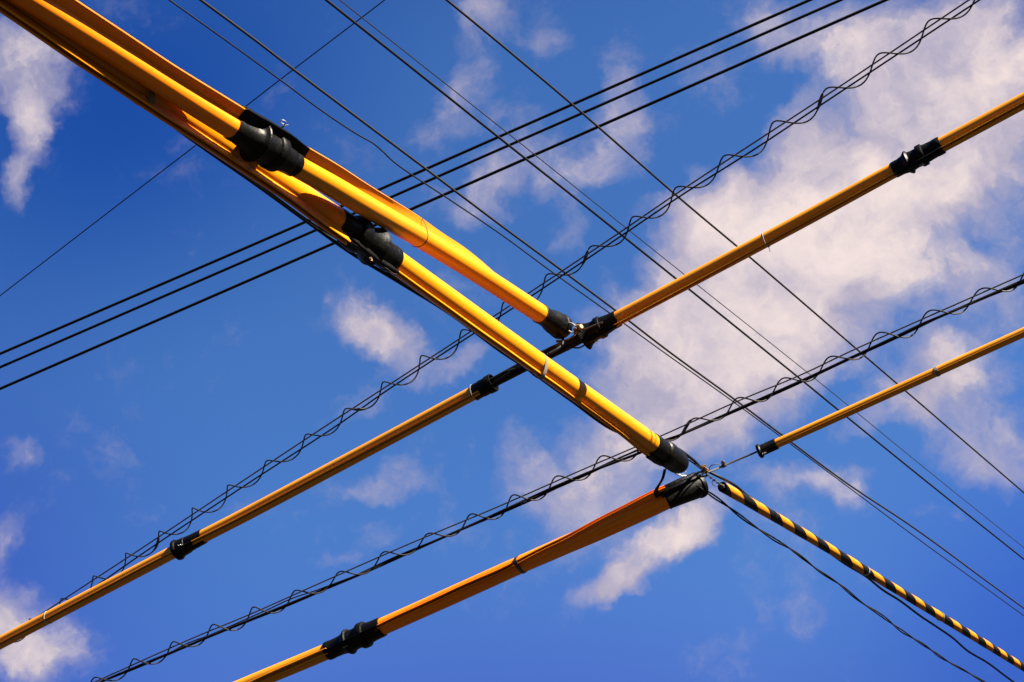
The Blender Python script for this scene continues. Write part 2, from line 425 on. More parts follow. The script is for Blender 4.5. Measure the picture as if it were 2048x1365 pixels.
p, t, a, b = B1.frame(B1.at(1536, 478))
pts, _ = smooth_path([p + a * rB * 1.55 - CAM_UP * .004, p + a * rB * 1.4 - CAM_UP * .022 + t * .004, p + a * rB * 1.4 - CAM_UP * .042 + t * .014, p + a * rB * 1.4 - CAM_UP * .052 + t * .012], .004)
MB().tube(pts, .0016, 6).build("wire_tail", M['wire'], wr)
xe = B1.at(1168, 673)
c = lathe(B1, xs, xe, [(0, 14 * px), (0, 17.4 * px), (.03, 17.8 * px), (.2, 17.8 * px), (.35, 19.4 * px), (.44, 20.2 * px), (.45, 23.0 * px), (.47, 23.8 * px), (.58, 23.8 * px), (.6, 22.6 * px), (.61, 20.6 * px), (.72, 20.8 * px), (.82, 22.4 * px), (.90, 25 * px), (.97, 29.5 * px), (1, 31 * px)], hollow=.25).build("end_cap", M['rubber'], g)
fin(B1, xe, xs, [(0, 16 * px, 30 * px), (.4, 12 * px, 28 * px), (.8, 10 * px, 26 * px), (1, 10 * px, 24 * px)], 3 * px, 2 * px, c)
twist_pin(B1, xe + (xs - xe) * .32, .3, 27 * px, .012, c, seed=9)

B2 = Run(P((0, 1286, DZ_B), (250, 1155.5, DZ_B), (406, 1073.5, DZ_B), (500, 1025, DZ_B), (948, 786, DZ_B), (1010, 753, DZ_B)), (2.2, 0),
         [((0, 1286), 100), ((350, 1103), 92), ((500, 1025), 98), ((948, 787), 104)])
xa = B2.at(948, 787); px = rB / 15.0
g = thing("cable_guard", B2.frame(xa)[0], "slender amber cable guard across the lower left sky, white wire tie near its far end", "cable guard", "yellow guards over the overhead cables")
j0, j1 = B2.at(352, 1102), B2.at(408, 1072.5)
guard_tube(B2, 0, j0 + .03, rB * .98, .42, M['amber'], g, wob=.012, seed=21, th=.2, gap=.08)
guard_tube(B2, j1 - .075, xa + .05, rB, .42, M['amber'], g, wob=.012, seed=22, th=.2, gap=.08)
c = lathe(B2, j0, j1, [(0, 14 * px), (0, 22 * px), (.02, 24 * px), (.07, 24.6 * px), (.11, 23 * px), (.14, 20.5 * px), (.3, 20 * px), (.42, 19.4 * px), (.43, 18.4 * px), (.6, 17.6 * px), (.97, 17 * px), (1, 16.4 * px), (1, 14 * px)]).build("coupling", M['rubber'], g)
fin(B2, j0 + .01, j1 - .06, [(0, 10 * px, 24 * px), (.5, 10 * px, 24 * px), (1, 10 * px, 22 * px)], 5 * px, 1 * px, c)
twist_pin(B2, j0 + (j1 - j0) * .42, -.3, 22 * px, .016, c, seed=12)
p, t, a, b = B2.frame(j0 - .006)
MB().box(p + CAM_UP * .018 + (EYE - p).normalized() * .036, t, CAM_UP, t.cross(CAM_UP), .005, .016, .004, .002).build("clip", M['wire'], c)
ring_band(B2, B2.at(97, 1235), .007, rB * .98, M['wire'], g, "tie_wire", lip=.45, thick=.002)
c = lathe(B2, xa, B2.at(986, 766), [(0, 14 * px), (0, 17 * px), (.04, 17.6 * px), (.35, 17.6 * px), (.4, 18.6 * px), (.7, 18.4 * px), (.72, 20.0 * px), (.97, 20.2 * px), (1, 19.5 * px)], hollow=.3).build("end_cap", M['rubber'], g)
ring_band(B2, xa + .006, .005, 17.8 * px, M['wire'], c, "tie_wire", lip=.3, thick=.0018)

B3 = Run(P((430, 1397, 6.040), (511, 1363, 6.040), (657, 1302, 6.030), (762, 1255, 6.020), (1000, 1148.5, 6.010), (1180, 1068.5, 6.000), (1332, 1001, 6.005), (1372, 983.5, 6.035), (1420, 962, 6.100)), (1.6, 0),
         [((430, 1397), 100), ((657, 1302), 86), ((762, 1255), 80), ((1000, 1148), 72), ((1120, 1095), 60), ((1240, 1042), 40), ((1332, 1001), 34)])
xa = B3.at(1332, 1001); rB3 = B3.rpx(xa, 18.2)
g = thing("cable_guard", B3.frame(xa)[0], "orange cable guard with a gaping slot and black tape band, leaving the bottom edge", "cable guard", "yellow guards over the overhead cables")
j0, j1 = B3.at(656, 1303), B3.at(764, 1254)
xb = B3.at(1180, 1068)
guard_tube(B3, 0, j0 + .03, rB3 * .95, .30, M['amber'], g, wob=.03, seed=31, th=.14, gap=.34)
guard_tube(B3, j1 - .03, xa + .02, rB3, lambda x: .22 + .46 * min(1, max(0, (x - j1) / (xa - j1))) ** 1.6, M['orange'], g, wob=.09, seed=32, th=.11, gap=.16, crease=lambda x: (.085 * min(1, max(0, (x - j1) / (xa - j1))) ** .7 * min(1, (xa - x) / .12 + .25), 2.6))
px = rB3 / 18.5
c = lathe(B3, j0, j1, [(0, 17 * px), (0, 20 * px), (.03, 20.6 * px), (.08, 20.6 * px), (.09, 19.8 * px), (.25, 20.5 * px), (.33, 22.5 * px), (.37, 27 * px), (.39, 28.5 * px), (.41, 28 * px), (.42, 24 * px), (.5, 22.8 * px), (.6, 23 * px), (.61, 27.5 * px), (.63, 28.6 * px), (.70, 28.6 * px), (.715, 27.5 * px), (.72, 23 * px), (.85, 21.6 * px), (.96, 21.4 * px), (1, 20.8 * px), (1, 17 * px)]).build("coupling", M['rubber'], g)
fin(B3, j0, j1, [(0, 14 * px, 22 * px), (.3, 14 * px, 27 * px), (.5, 14 * px, 30 * px), (.8, 14 * px, 28 * px), (1, 14 * px, 27 * px)], 3 * px, 3 * px, c)
twist_pin(B3, j0 + (j1 - j0) * .43, .3, 26 * px, .020, c, M['rust'], seed=13)
ring_band(B3, B3.at(1042, 1131), .024, rB3, M['dtape'], g, "tape_band", lip=.55, thick=.0022)
xe = B3.at(1402, 970)
c = lathe(B3, xa, xe, [(0, 17 * px), (0, 20 * px), (.03, 20.8 * px), (.06, 20.0 * px), (.4, 21.5 * px), (.7, 23.2 * px), (.90, 23.8 * px), (.905, 26 * px), (.985, 26 * px), (1, 25 * px), (1, 20 * px), (1.01, 8 * px)]).build("end_cap", M['rubber'], g)
fin(B3, xa - .015, xe, [(0, 10 * px, 25 * px), (.15, 12 * px, 30 * px), (.5, 12 * px, 31 * px), (.9, 12 * px, 30 * px), (1, 12 * px, 26 * px)], 9 * px, 3 * px, c)
# rubber strap from the upper guard's cap down to this one
s0 = at_h(1330, 938, 6.030); s1 = at_h(1325, 958, 6.015); s2 = at_h(1312, 982, 6.005); s3 = B3.frame(B3.at(1322, 1004))[0] + CAM_UP * .030
pts, _ = smooth_path([s0, s1, s2, s3], .006)
rings = []
tv = B3.frame(xa)[1]
for i, p in enumerate(pts):
    k = i / (len(pts) - 1); w = .011 + .016 * k ** 2; h = .004
    n_ = (EYE - p).normalized()
    rings.append([p + tv * w + n_ * h, p - tv * w + n_ * h, p - tv * w - n_ * h, p + tv * w - n_ * h])
MB().rings(rings).build("strap", M['rubber'], c)

B4 = Run(P((1500, 911.5, 6.140), (1554, 887.5, 6.140), (1760, 795, 6.140), (1969, 700.5, 6.140), (2048, 665, 6.140)), (0, 2.0),
         [((1554, 887), 112), ((1700, 821), 100), ((2048, 665), 95)])
xs = B4.at(1554, 887); rB4 = B4.rpx(xs, 9.4)
g = thing("cable_guard", B4.frame(xs)[0], "thin straight yellow cable guard at right with flanged black end cap on bare wire", "cable guard", "yellow guards over the overhead cables")
guard_tube(B4, xs - .02, B4.len, rB4, .16, M['amber'], g, wob=.01, seed=41, th=.16, gap=.07)
ring_band(B4, B4.at(1873, 743), .022, rB4, M['tape'], g, "tape_band", lip=.15, thick=.002)
px = rB4 / 9.4; xe = B4.at(1517, 904)
c = lathe(B4, xs, xe, [(0, 9 * px), (0, 11 * px), (.03, 11.4 * px), (.8, 11.4 * px), (.82, 11.8 * px), (.86, 14.5 * px), (.97, 14.8 * px), (1, 14 * px)], hollow=.2).build("end_cap", M['rubber'], g)
fin(B4, xe, xs, [(0, 8 * px, 17 * px), (.3, 8 * px, 14 * px), (1, 8 * px, 13 * px)], 2.5 * px, 2 * px, c)
twist_pin(B4, xe + (xs - xe) * .35, .0, 13 * px, .014, c, seed=15)

# striped one
zc = proj(at_h(1445, 976, 6.010))[2]
CC = Run([at_d(1436, 969, zc * .995), at_d(1492, 1001, zc * 1.03), at_d(1665, 1102, zc * 1.15), at_d(1800, 1184, zc * 1.25), at_d(1946, 1273, zc * 1.38), at_d(2040, 1331, zc * 1.49)], (0, 2.5),
         [((1436, 969), 90), ((2040, 1331), 90)])
xs = CC.at(1446, 975); rC = CC.rpx(xs, 10.6)
g = thing("striped_guard", CC.frame(xs)[0], "guy wire guard with spiral black and yellow stripes, slanting to the lower right corner", "cable guard")
n = 240; rings = []; us = []
for i in range(n + 1):
    x = xs + (CC.len - xs) * i / n
    p, t, a, b = CC.frame(x); a = (CAM_UP - t * CAM_UP.dot(t)).normalized(); b = t.cross(a)
    rr = rC * (1 + .015 * math.sin(x * 9) + .01 * math.sin(x * 23))
    rings.append([p + (a * math.cos(2 * math.pi * j / 28) + b * math.sin(2 * math.pi * j / 28)) * rr for j in range(28)]); us.append(x)
MB().rings(rings, True, us).build("tube", M['stripe'], g)
lathe(CC, xs - .004, xs + .004, [(0, rC * .3), (0, rC * .92), (.5, rC * 1.03), (1, rC * 1.03), (1, rC * .9)]).build("end_cap", M['rubber'], g)
MB().cyl(CC.frame(xs - .022)[0], CC.frame(xs)[0], rC * .45, 10).build("ferrule", M['iron'], g)
ring_band(CC, CC.at(1731, 1141), .020, rC, M['wire'], g, "tape_band", thick=.0025)
ring_band(CC, CC.at(1880, 1233), .030, rC, M['tape'], g, "tape_band", thick=.004)

# ================================================================== plain overhead wires
def wire(name, ctrl, r_px, m, label, cat, group=None, ext=(4, 14), step=.08, n=10):
    pts, _ = smooth_path(ctrl, step, ext)
    zz = proj(ctrl[len(ctrl) // 2])[2]
    return tag(MB().tube(pts, r_px / 2 * zz / F, n).build(name, m), label, cat, group)

HP = 13.3
GP = "three parallel power lines"
wire("power_line", P((0, 708, HP), (600, 449, HP), (1100, 229, HP), (1600, 9, HP)), 6.2, M['cable'], "topmost of three parallel black power lines rising to the upper right", "power line", GP, (25, 5))
wire("power_line", P((0, 735, HP), (600, 474.5, HP), (1100, 255, HP), (1600, 36, HP)), 6.0, M['cable'], "middle of three parallel black power lines rising to the upper right", "power line", GP, (25, 5))
wire("power_line", P((0, 778, HP), (600, 516.5, HP), (1100, 296.5, HP), (1600, 76, HP)), 6.4, M['cable'], "lowest of three parallel black power lines rising to the upper right", "power line", GP, (25, 5))

HR = 9.8
GR = "single wires slanting down to the right"
wire("overhead_wire", P((338, 0, 9.4), (500, 116, 9.4), (560, 160, 9.4), (652, 228, 9.4), (711, 267, 9.4), (746, 287, 9.4), (764, 302, 9.4), (787, 324, 9.4), (822, 349, 9.4), (901, 401, 9.4), (1000, 468, 9.4), (1105, 545, 9.4), (1217, 625, 9.4), (1322, 701, 9.4), (1457, 797, 9.4), (1520, 843, 9.4), (1665, 951, 9.4), (1829, 1073, 9.4), (2048, 1232, 9.4)), 3.0, M['cable'],
     "thin dark wire with a kink beside the black coupling, leftmost of the slanting wires", "wire", GR, (3, 14), .05)
wire("overhead_wire", P((401, 0, 9.6), (500, 73, 9.6), (587, 139.5, 9.6), (850, 337, 9.6), (1000, 450, 9.6), (1114, 534, 9.6), (1228, 619, 9.6), (1333, 700, 9.6), (1466, 797, 9.6), (1562, 869, 9.6), (1691, 965, 9.6), (1829, 1057, 9.6), (1975, 1164, 9.6), (2048, 1217, 9.6)), 4.2, M['oldcable'],
     "straight brown-black wire running just above the kinked wire and joining it lower right", "wire", GR, (3, 14))
wire("overhead_wire", P((652, 0, HR), (822, 135, HR), (1016, 290, HR), (1155, 400, HR), (1382, 582, HR), (1594, 753, HR), (1697, 837, HR), (1855, 965, HR), (2048, 1119, HR)), 4.4, M['cable'],
     "thick black wire with a hair-thin wire beside it, second slanting wire from the right", "wire", GR, (3, 14))
wire("thin_wire", P((679, 0, 10.8), (1022, 272, 10.8), (1368, 549, 10.8), (1618, 748, 10.8), (1887, 967, 10.8), (2048, 1096, 10.8)), 1.7, M['oldcable'],
     "hair-thin wire running close beside the thick slanting black wire", "wire", None, (3, 14), .1, 6)
wire("overhead_wire", P((893, 0, HR), (1000, 88, HR), (1144, 209, HR), (1363, 400, HR), (1501, 516, HR), (1715, 700, HR), (1813, 784, HR), (2048, 986, HR)), 4.2, M['oldcable'],
     "brown-black wire crossing the big cloud, rightmost of the slanting wires", "wire", GR, (3, 14))
wire("thin_wire", P((0, 592, 14.4), (274, 381, 14.4), (385, 296, 14.4), (560, 160, 14.4), (770, 0, 14.4)), 2.2, M['cable'],
     "lone thin wire behind the yellow guards rising steeply across the upper left", "wire", None, (12, 6), .1, 8)

# ================================================================== spiral-lashed cables
def offset_helix(pts, r, pitch, phase, hand=1, squash=1.0, jit=0, seed=0):
    rnd = random.Random(seed); out = []; s = 0; ph = phase
    for i, p in enumerate(pts):
        if i: s += (p - pts[i - 1]).length
        rv = 1 + 2.2 * jit * math.sin(s * 2.3 + seed) + 1.5 * jit * math.sin(s * 6.1)
        t = (pts[min(i + 1, len(pts) - 1)] - pts[max(i - 1, 0)]).normalized()
        v = (EYE - p); v = (v - t * v.dot(t)).normalized(); u = t.cross(v)
        if u.dot(CAM_UP) < 0: u = -u
        A = ph + hand * 2 * math.pi * (s / pitch + jit * math.sin(s * 1.3) + jit * .6 * math.sin(s * 2.9 + 1))
        out.append(p + (u * math.cos(A) * squash + v * math.sin(A)) * r * rv)
    return out

H1 = 7.6
mess = P((152, 1183, H1), (303, 1084, H1), (480, 966, H1), (649, 854, H1), (772, 774, H1), (936, 667, H1), (1054, 589, H1), (1237, 467, H1), (1363, 381, H1), (1480, 304, H1), (1665, 183, H1), (1928, 7, H1))
cab = P((60, 1258, H1), (176, 1183, H1), (305, 1094, H1), (495, 968, H1), (679, 848, H1), (770, 784, H1), (939, 673, H1), (1059, 595, H1), (1240, 474, H1), (1366, 389, H1), (1504, 302, H1), (1665, 195, H1), (1946, 9, H1))
g = thing("lashed_cable", mess[5], "thin two-wire cable wound with a loose spiral, upper of the spiral-wrapped pair", "cable", "spiral-wrapped cables")
mp, _ = smooth_path(mess, .05, (6, 4)); zz = proj(mess[5])[2]
MB().tube(mp, 1.5 * zz / F, 8).build("messenger_wire", M['strand'], g)
cp, _ = smooth_path(cab, .05, (6, 4)); MB().tube(cp, 1.65 * zz / F, 8).build("cable", M['cable'], g)
def mid_path(a, b):
    out = []
    for p in a:
        q = min(b, key=lambda w: (w - p).length_squared); out.append((p + q) / 2)
    return out
ctr, _ = smooth_path([(a + min(cp, key=lambda w: (w - a).length_squared)) / 2 for a in mess], .015, (5, 4))
sp = offset_helix(ctr, 14.5 * zz / F, (at_h(881, 704, H1) - at_h(800, 757, H1)).length, 1.2, 1, 1.0, .05)
MB().tube(sp, 1.5 * zz / F, 8).build("spiral_wrap", M['oldcable'], g)
for q in ((1176, 513), (1641, 200), (716, 803), (306, 1084)):
    i = min(range(len(sp)), key=lambda k: (lambda w: (w[0] - q[0]) ** 2 + (w[1] - q[1]) ** 2)(proj(sp[k])))
    MB().tube(sp[max(0, i - 3):i + 4], lambda k: (1.9 + 1.5 * math.sin(math.pi * k)) * zz / F, 8).build("splice", M['dtape'], g)

H2 = 7.0
mess = P((188, 1365, H2), (387, 1276, H2), (500, 1229, H2), (646, 1164, H2), (819, 1088, H2), (998, 1013, H2), (1176, 935, H2), (1325, 871, H2), (1475, 803, H2), (1600, 751, H2), (1712, 698, H2), (2048, 549, H2))
cab = P((223, 1356, H2), (387, 1286, H2), (500, 1239, H2), (644, 1180, H2), (816, 1106, H2), (998, 1027, H2), (1176, 946, H2), (1343, 877, H2), (1483, 816, H2), (1600, 764, H2), (1720, 708, H2), (2048, 562, H2))
g = thing("lashed_cable", mess[5], "thick black bundle hung under a wire by a loose spiral, lower of the spiral-wrapped pair", "cable", "spiral-wrapped cables")
zz = proj(mess[5])[2]; k = zz / F
mp, _ = smooth_path(mess, .05, (6, 4)); MB().tube(mp, 1.45 * k, 8).build("messenger_wire", M['strand'], g)
cp, _ = smooth_path(cab, .03, (6, 4))
for (ro, rr, pit, ph, mm) in ((1.8, 2.7, 3.1, 0, 'cable'), (2.3, 1.9, 2.3, 2.4, 'cable'), (3.2, 1.35, 1.7, 4.2, 'oldcable')):
    q = offset_helix(cp, ro * k, pit, ph, 1, 1, .15, 3)
    if rr < 1.5:                                          # the slack one bows up towards the messenger between hangers
        q = [a + CAM_UP * k * 5.2 * max(0, math.sin(i * .03 / .46 * 2 * math.pi * .5)) ** 2 * (.55 + .45 * math.sin(i * .013)) for i, a in enumerate(q)]
    MB().tube(q, rr * k, 10).build("cable", M[mm], g)
ctr, _ = smooth_path([a.lerp(min(cp, key=lambda w: (w - a).length_squared), .46) for a in mess], .015, (5, 4))
sp = offset_helix(ctr, 13.2 * k, (at_h(1088, 973, H2) - at_h(1000, 1012, H2)).length, .4, 1, 1.0, .05)
MB().tube(sp, 1.5 * k, 8).build("spiral_wrap", M['oldcable'], g)
i = min(range(len(sp)), key=lambda q: (lambda w: (w[0] - 1364) ** 2 + (w[1] - 846) ** 2)(proj(sp[q])))
MB().tube(sp[i - 4:i + 5], lambda q: (1.9 + 1.6 * math.sin(math.pi * q)) * k, 8).build("splice", M['dtape'], g)

# ================================================================== bare cables between the two amber guards
b0, b1 = B2.frame(B2.at(940, 790))[0], B1.frame(B1.at(1215, 648))[0]
g = thing("cable_bundle", (b0 + b1) / 2, "bare black cable bundle passing behind the long yellow guard between two end caps", "cable bundle")
kz = proj((b0 + b1) / 2)[2] / F
base = P((930, 796, 6.280), (1000, 759, 6.280), (1085, 714.5, 6.280), (1165, 676, 6.280), (1225, 645, 6.280))
for oy, r_, wv, mm in ((-6.5, 5.905, 1.0, 'cable'), (-1.0, 3.8, -.8, 'cable'), (5.0, 3.9, .6, 'cable'), (9.5, 1.6, 2.0, 'oldcable')):
    q, _ = smooth_path(base, .01)
    q = [p - CAM_UP * oy * kz * (.75 + .35 * math.sin(math.pi * i / len(q))) + (EYE - p).normalized() * kz * wv * 2 * math.sin(i * .05 + oy) for i, p in enumerate(q)]
    MB().tube(q, r_ * kz, 10).build("cable", M[mm], g)
for q, r_ in (([(985, 775), (992, 757), (1008, 745), (1040, 735), (1062, 727), (1095, 708)], 1.8), ([(1080, 712), (1098, 697), (1115, 690), (1130, 689), (1150, 682)], 1.3), ([(1142, 695), (1158, 696), (1172, 688), (1180, 676), (1190, 664)], 1.6), ([(980, 772), (1010, 752), (1046, 731), (1060, 735), (1085, 722)], 2.4)):
    pts, _ = smooth_path([at_h(x, y, 6.250) for x, y in q], .006); MB().tube(pts, r_ * kz, 8).build("jumper_wire", M['cable'], g)

def bolt(mb, c, d, r, h):
    """hex head on a shank"""
    u = d.orthogonal().normalized(); v = d.cross(u)
    mb.rings([[c + d * z + (u * math.cos(A) + v * math.sin(A)) * rr for A in (math.pi / 3 * j for j in range(6))] for z, rr in ((0, r), (h * .8, r), (h, r * .8))])

# clamp that ties the upper guard's wire to the bundle
def clamp_axes(p):
    v = (EYE - p).normalized(); u = (CAM_UP - v * CAM_UP.dot(v)).normalized(); return u.cross(v), u, v
p0 = at_h(1157, 659, 6.225); X, Y, V = clamp_axes(p0); e = kz
g = thing("wire_clamp", p0, "rusty bolted wire clamp between the round black cap and the flared black cap", "clamp")
mb = MB(); mb.box(p0 + Y * 1 * e, (X * .8 + Y * .6).normalized(), (Y * .8 - X * .6).normalized(), V, 10 * e, 6 * e, 4 * e, 1.5 * e)
mb.box(p0 - Y * 5 * e - X * 1 * e, (X * .92 + Y * .38).normalized(), (Y * .92 - X * .38).normalized(), V, 9 * e, 3.2 * e, 5 * e, 1 * e); mb.build("clamp_body", M['iron'], g)
mb = MB(); mb.cyl(p0 + X * 2 * e + Y * 3 * e + V * 3 * e, p0 + X * 6 * e + Y * 6 * e + V * 7 * e, 5.0 * e, 16); mb.build("washer", M['rust'], g)
mb = MB(); bolt(mb, p0 - X * 6 * e + Y * 1 * e + V * 3 * e, V, 3 * e, 4 * e); bolt(mb, p0 - X * 4 * e - Y * 6 * e + V * 4 * e, V, 2.6 * e, 4 * e); mb.cyl(p0 - X * 5 * e + Y * 7 * e, p0 + X * 1 * e + Y * 8 * e, 2.2 * e, 8); mb.build("bolt", M['rust'], g)
zq = proj(A1.frame(A1.at(1120, 652))[0])[2]; zp = proj(p0)[2]
lp = [at_d(x, y, zq + (zp - zq) * w) for x, y, w in ((1118, 640, 0), (1134, 645, .4), (1145, 648, .8), (1152, 655, 1), (1153, 662, 1), (1146, 666, .8), (1134, 660, .4), (1120, 654, 0))]
pts, _ = smooth_path(lp, .004); MB().tube(pts, 1.7 * e, 8).build("wire_loop", M['wire'], g)
lp = [at_h(x, y, 6.220) for x, y in ((1150, 670), (1140, 677), (1133, 680), (1126, 684), (1120, 688), (1112, 691))]
pts, _ = smooth_path(lp, .003); MB().tube(pts, lambda k_: (1.3 + .6 * (math.sin(k_ * 40) > 0)) * e, 8).build("twisted_tail", M['iron'], g)
pts, _ = smooth_path([at_h(x, y, 6.220) for x, y in ((1158, 663), (1168, 660), (1182, 654), (1205, 645))], .006); MB().tube(pts, 1.8 * e, 8).build("strand", M['strand'], g)
mb = MB(); c0 = at_h(1118, 683, 6.220); mb.box(c0, X, Y, V, 6 * e, 2.6 * e, 3 * e, 1 * e); mb.box(c0 + Y * 5.905 * e, X, Y, V, 4.6 * e, 1.2 * e, 2.4 * e, .6 * e); mb.build("small_clip", M['iron'], g)
hk = [A1.frame(A1.at(1118, 651))[0]] + [at_d(x, y, zq + (zp - zq) * w) for x, y, w in ((1122, 668, .2), (1126, 680, .45), (1124, 690, .8), (1114, 699, 1.1), (1098, 708, 1.25))]
pts, _ = smooth_path(hk, .006)
tag(MB().tube(pts, 3.1 * e, 10).build("cable_tail", M['cable']), "short hooked black cable dropping from the round black cap to the bundle", "cable")

# junction beside the lower cap
p0 = at_h(1409, 942, 6.015); X, Y, V = clamp_axes(p0); e = proj(p0)[2] / F
g = thing("wire_clamp", p0, "brassy junction clamp where the striped guard and bare wires meet", "clamp")
mb = MB()
D = (X * .82 - Y * .57).normalized(); N = (X * .57 + Y * .82).normalized()
mb.box(p0 + Y * 3 * e, D, N, V, 9 * e, 5 * e, 4 * e, 1.4 * e); mb.box(p0 + Y * 8 * e - X * 0 * e, X, Y, V, 4 * e, 4.5 * e, 3 * e, 1.2 * e); mb.build("clamp_body", M['rust'], g)
mb = MB(); bolt(mb, p0 + Y * 6 * e + V * 4 * e, V, 3 * e, 4.5 * e); bolt(mb, p0 + X * 5 * e - Y * 1 * e + V * 4 * e, V, 2.6 * e, 4 * e); bolt(mb, p0 - X * 5 * e + Y * 1 * e + V * 3 * e, V, 2.6 * e, 4 * e); mb.build("bolt", M['rust'], g)
lp = [p0 + X * (-6 + 13 * math.cos(A) * .9) * e + Y * (-7 + 4.5 * math.sin(A)) * e + V * 2 * e for A in (k_ / 14 * 6.0 + .3 for k_ in range(15))]
pts, _ = smooth_path(lp, .003); MB().tube(pts, 1.9 * e, 8).build("thimble", M['iron'], g)
lp = [p0 + X * (1 + 4.5 * math.cos(A)) * e + Y * (-8 + 4.5 * math.sin(A)) * e + V * 4 * e for A in (k_ / 14 * 5.4 + 1.0 for k_ in range(15))]
pts, _ = smooth_path(lp, .003); MB().tube(pts, .9 * e, 8).build("wire_ring", M['strand'], g)
lp = [at_h(x, y, 6.015) for x, y in ((1413, 949), (1421, 955), (1432, 963), (1446, 973))]
pts, _ = smooth_path(lp, .003); MB().tube(pts, lambda k_: (1.7 + .8 * math.sin(k_ * 30)) * e, 8).build("guy_strand", M['strand'], g)
lp = [at_h(x, y, 6.010) for x, y in ((1431, 958), (1426, 961), (1424, 966), (1427, 971), (1434, 973), (1440, 970))]
pts, _ = smooth_path(lp, .003); MB().tube(pts, .75 * e, 8).build("wire_curl", M['strand'], g)

# bare strand from the junction into the thin guard
g = thing("bare_strand", at_h(1460, 927, 6.110), "bare steel strand with a small knuckle clip, leading into the thin yellow guard", "wire")
pts, _ = smooth_path([at_h(1404, 948, 6.030), at_h(1424, 942, 6.060), at_h(1450, 931, 6.110), at_h(1514, 904, 6.140), at_h(1580, 876, 6.140)], .02)
MB().tube(pts, 2.0 * e, 8).build("strand", M['strand'], g)
q0 = at_h(1446, 931, 6.105); mb = MB(); mb.cyl(q0 + Y * 5 * e - V * 2 * e, q0 + Y * 5.5 * e + V * 7 * e, 4.2 * e, 12); mb.box(q0 - Y * 1 * e + X * 1.5 * e, (X * .9 + Y * .4).normalized(), (Y * .9 - X * .4).normalized(), V, 4.5 * e, 3.8 * e, 4 * e, 1.2 * e); mb.build("knuckle_clip", M['iron'], g)
lp = [at_h(x, y, 6.070) for x, y in ((1441, 930), (1430, 929), (1422, 932), (1419, 938), (1423, 943), (1428, 941))]
pts, _ = smooth_path(lp, .003); MB().tube(pts, .9 * e, 8).build("jumper_wire", M['strand'], g)

# white tie wires between the two caps
mb = MB()
for q in (((1344, 943), (1352, 948), (1362, 952), (1372, 952)), ((1346, 944), (1356, 945), (1364, 942), (1372, 944)), ((1369, 944), (1370, 938), (1367, 932)), ((1370, 938), (1374, 935)), ((1350, 946), (1358, 950), (1366, 949), (1373, 947))):
    pts, _ = smooth_path([at_h(x, y, 5.992) for x, y in q], .003); mb.tube(pts, 1.0 * e, 6)
tag(mb.build("tie_wire", M['wire']), "loose white tie wires between the domed cap and the open square-cut cap", "wire")

# ================================================================== cables strung beside the lower guard
def behind(px, py, off):
    L = A2.pts if px < 1400 else CC.pts
    q = min(L, key=lambda p: (lambda w: (w[0] - px) ** 2 + (w[1] - py) ** 2)(proj(p)))
    return at_d(px, py, proj(q)[2] + off)
def dz_list(q, dz): return [at_h(x, y, dz) for x, y in q]
pts, _ = smooth_path([behind(x, y, .10) for x, y in ((0, 17), (60, 58), (130, 103), (270, 197), (400, 291), (520, 375), (620, 448), (700, 505), (800, 566), (900, 628), (1000, 702), (1050, 735), (1140, 800), (1230, 862), (1300, 880), (1352, 896), (1385, 919), (1408, 939), (1440, 955), (1470, 971), (1495, 992), (1530, 1015), (1600, 1062), (1690, 1128), (1730, 1152), (1765, 1180), (1800, 1202), (1840, 1232), (1870, 1252), (1905, 1276), (1935, 1302), (1975, 1326), (2010, 1352))], .03, (1.5, 6))
tag(MB().tube(pts, 3.2 * kz, 10).build("service_cable", M['cable']), "black cable hugging the underside of the long yellow guard, then sagging below the striped guard", "cable", "loose black service cables")
pts, _ = smooth_path([behind(x, y, .075) for x, y in ((0, 14), (60, 54), (130, 98), (200, 147), (270, 192), (330, 240), (400, 289), (520, 371), (620, 444), (690, 488), (800, 562), (870, 606), (950, 662), (1040, 724), (1140, 798), (1230, 858), (1310, 888), (1370, 916), (1410, 944))], .03, (1.5, 0))
tag(MB().tube(pts, 1.7 * kz, 8).build("service_cable", M['oldcable']), "thin brown wire against the black cable under the long yellow guard", "cable", "loose black service cables")
g = thing("twisted_cable", at_h(1500, 1040, 6.040), "wavy twisted pair of black cables leaving the square-cut cap, lowest at right", "cable")
q = ((1395, 973), (1412, 983), (1448, 1008), (1500, 1047), (1550, 1080), (1580, 1098), (1610, 1120), (1635, 1140), (1680, 1170), (1720, 1203), (1765, 1233), (1800, 1260), (1850, 1292), (1890, 1320), (1930, 1342), (1972, 1367))
pts, _ = smooth_path(dz_list(q, 6.010), .015, (0, 6))
kk = len(pts)
for ph in (0, math.pi):
    hx = offset_helix(pts, 2.0 * e, .9, ph + 1.0, 1, 1.0, .1)
    MB().tube(hx, 1.75 * e, 8).build("cable", M['cable'], g)

# ================================================================== ground
mb = MB()
vs = [mb.bm.verts.new(Vector((x, y, 0))) for x, y in ((-2500, -2500), (2500, -2500), (2500, 2500), (-2500, 2500))]
mb.bm.faces.new(vs)
gm = mat("asphalt", (.022, .021, .019), .95, dirt=.6, dirt_col=(.012, .012, .012), scale=3, bump=.3, spec=.0)
tag(mb.build("ground", gm), "dark asphalt street surface", None, None, "structure")

# ================================================================== light
SUN_C = Vector((.54, .84, -.02)).normalized()       # towards the sun, in camera axes
SUN = (C2W @ SUN_C).normalized()
el = math.asin(SUN.z); az = math.atan2(SUN.x, SUN.y)
print("SUN", math.degrees(el), math.degrees(az))
sd = bpy.data.lights.new("sun", "SUN"); sd.energy = 5.0; sd.angle = R(.5); sd.color = (1, .90, .74)
so = bpy.data.objects.new("sun", sd); COL.objects.link(so)
so.rotation_euler = SUN.to_track_quat("Z", "Y").to_euler(); so.location = (0, 0, 30)

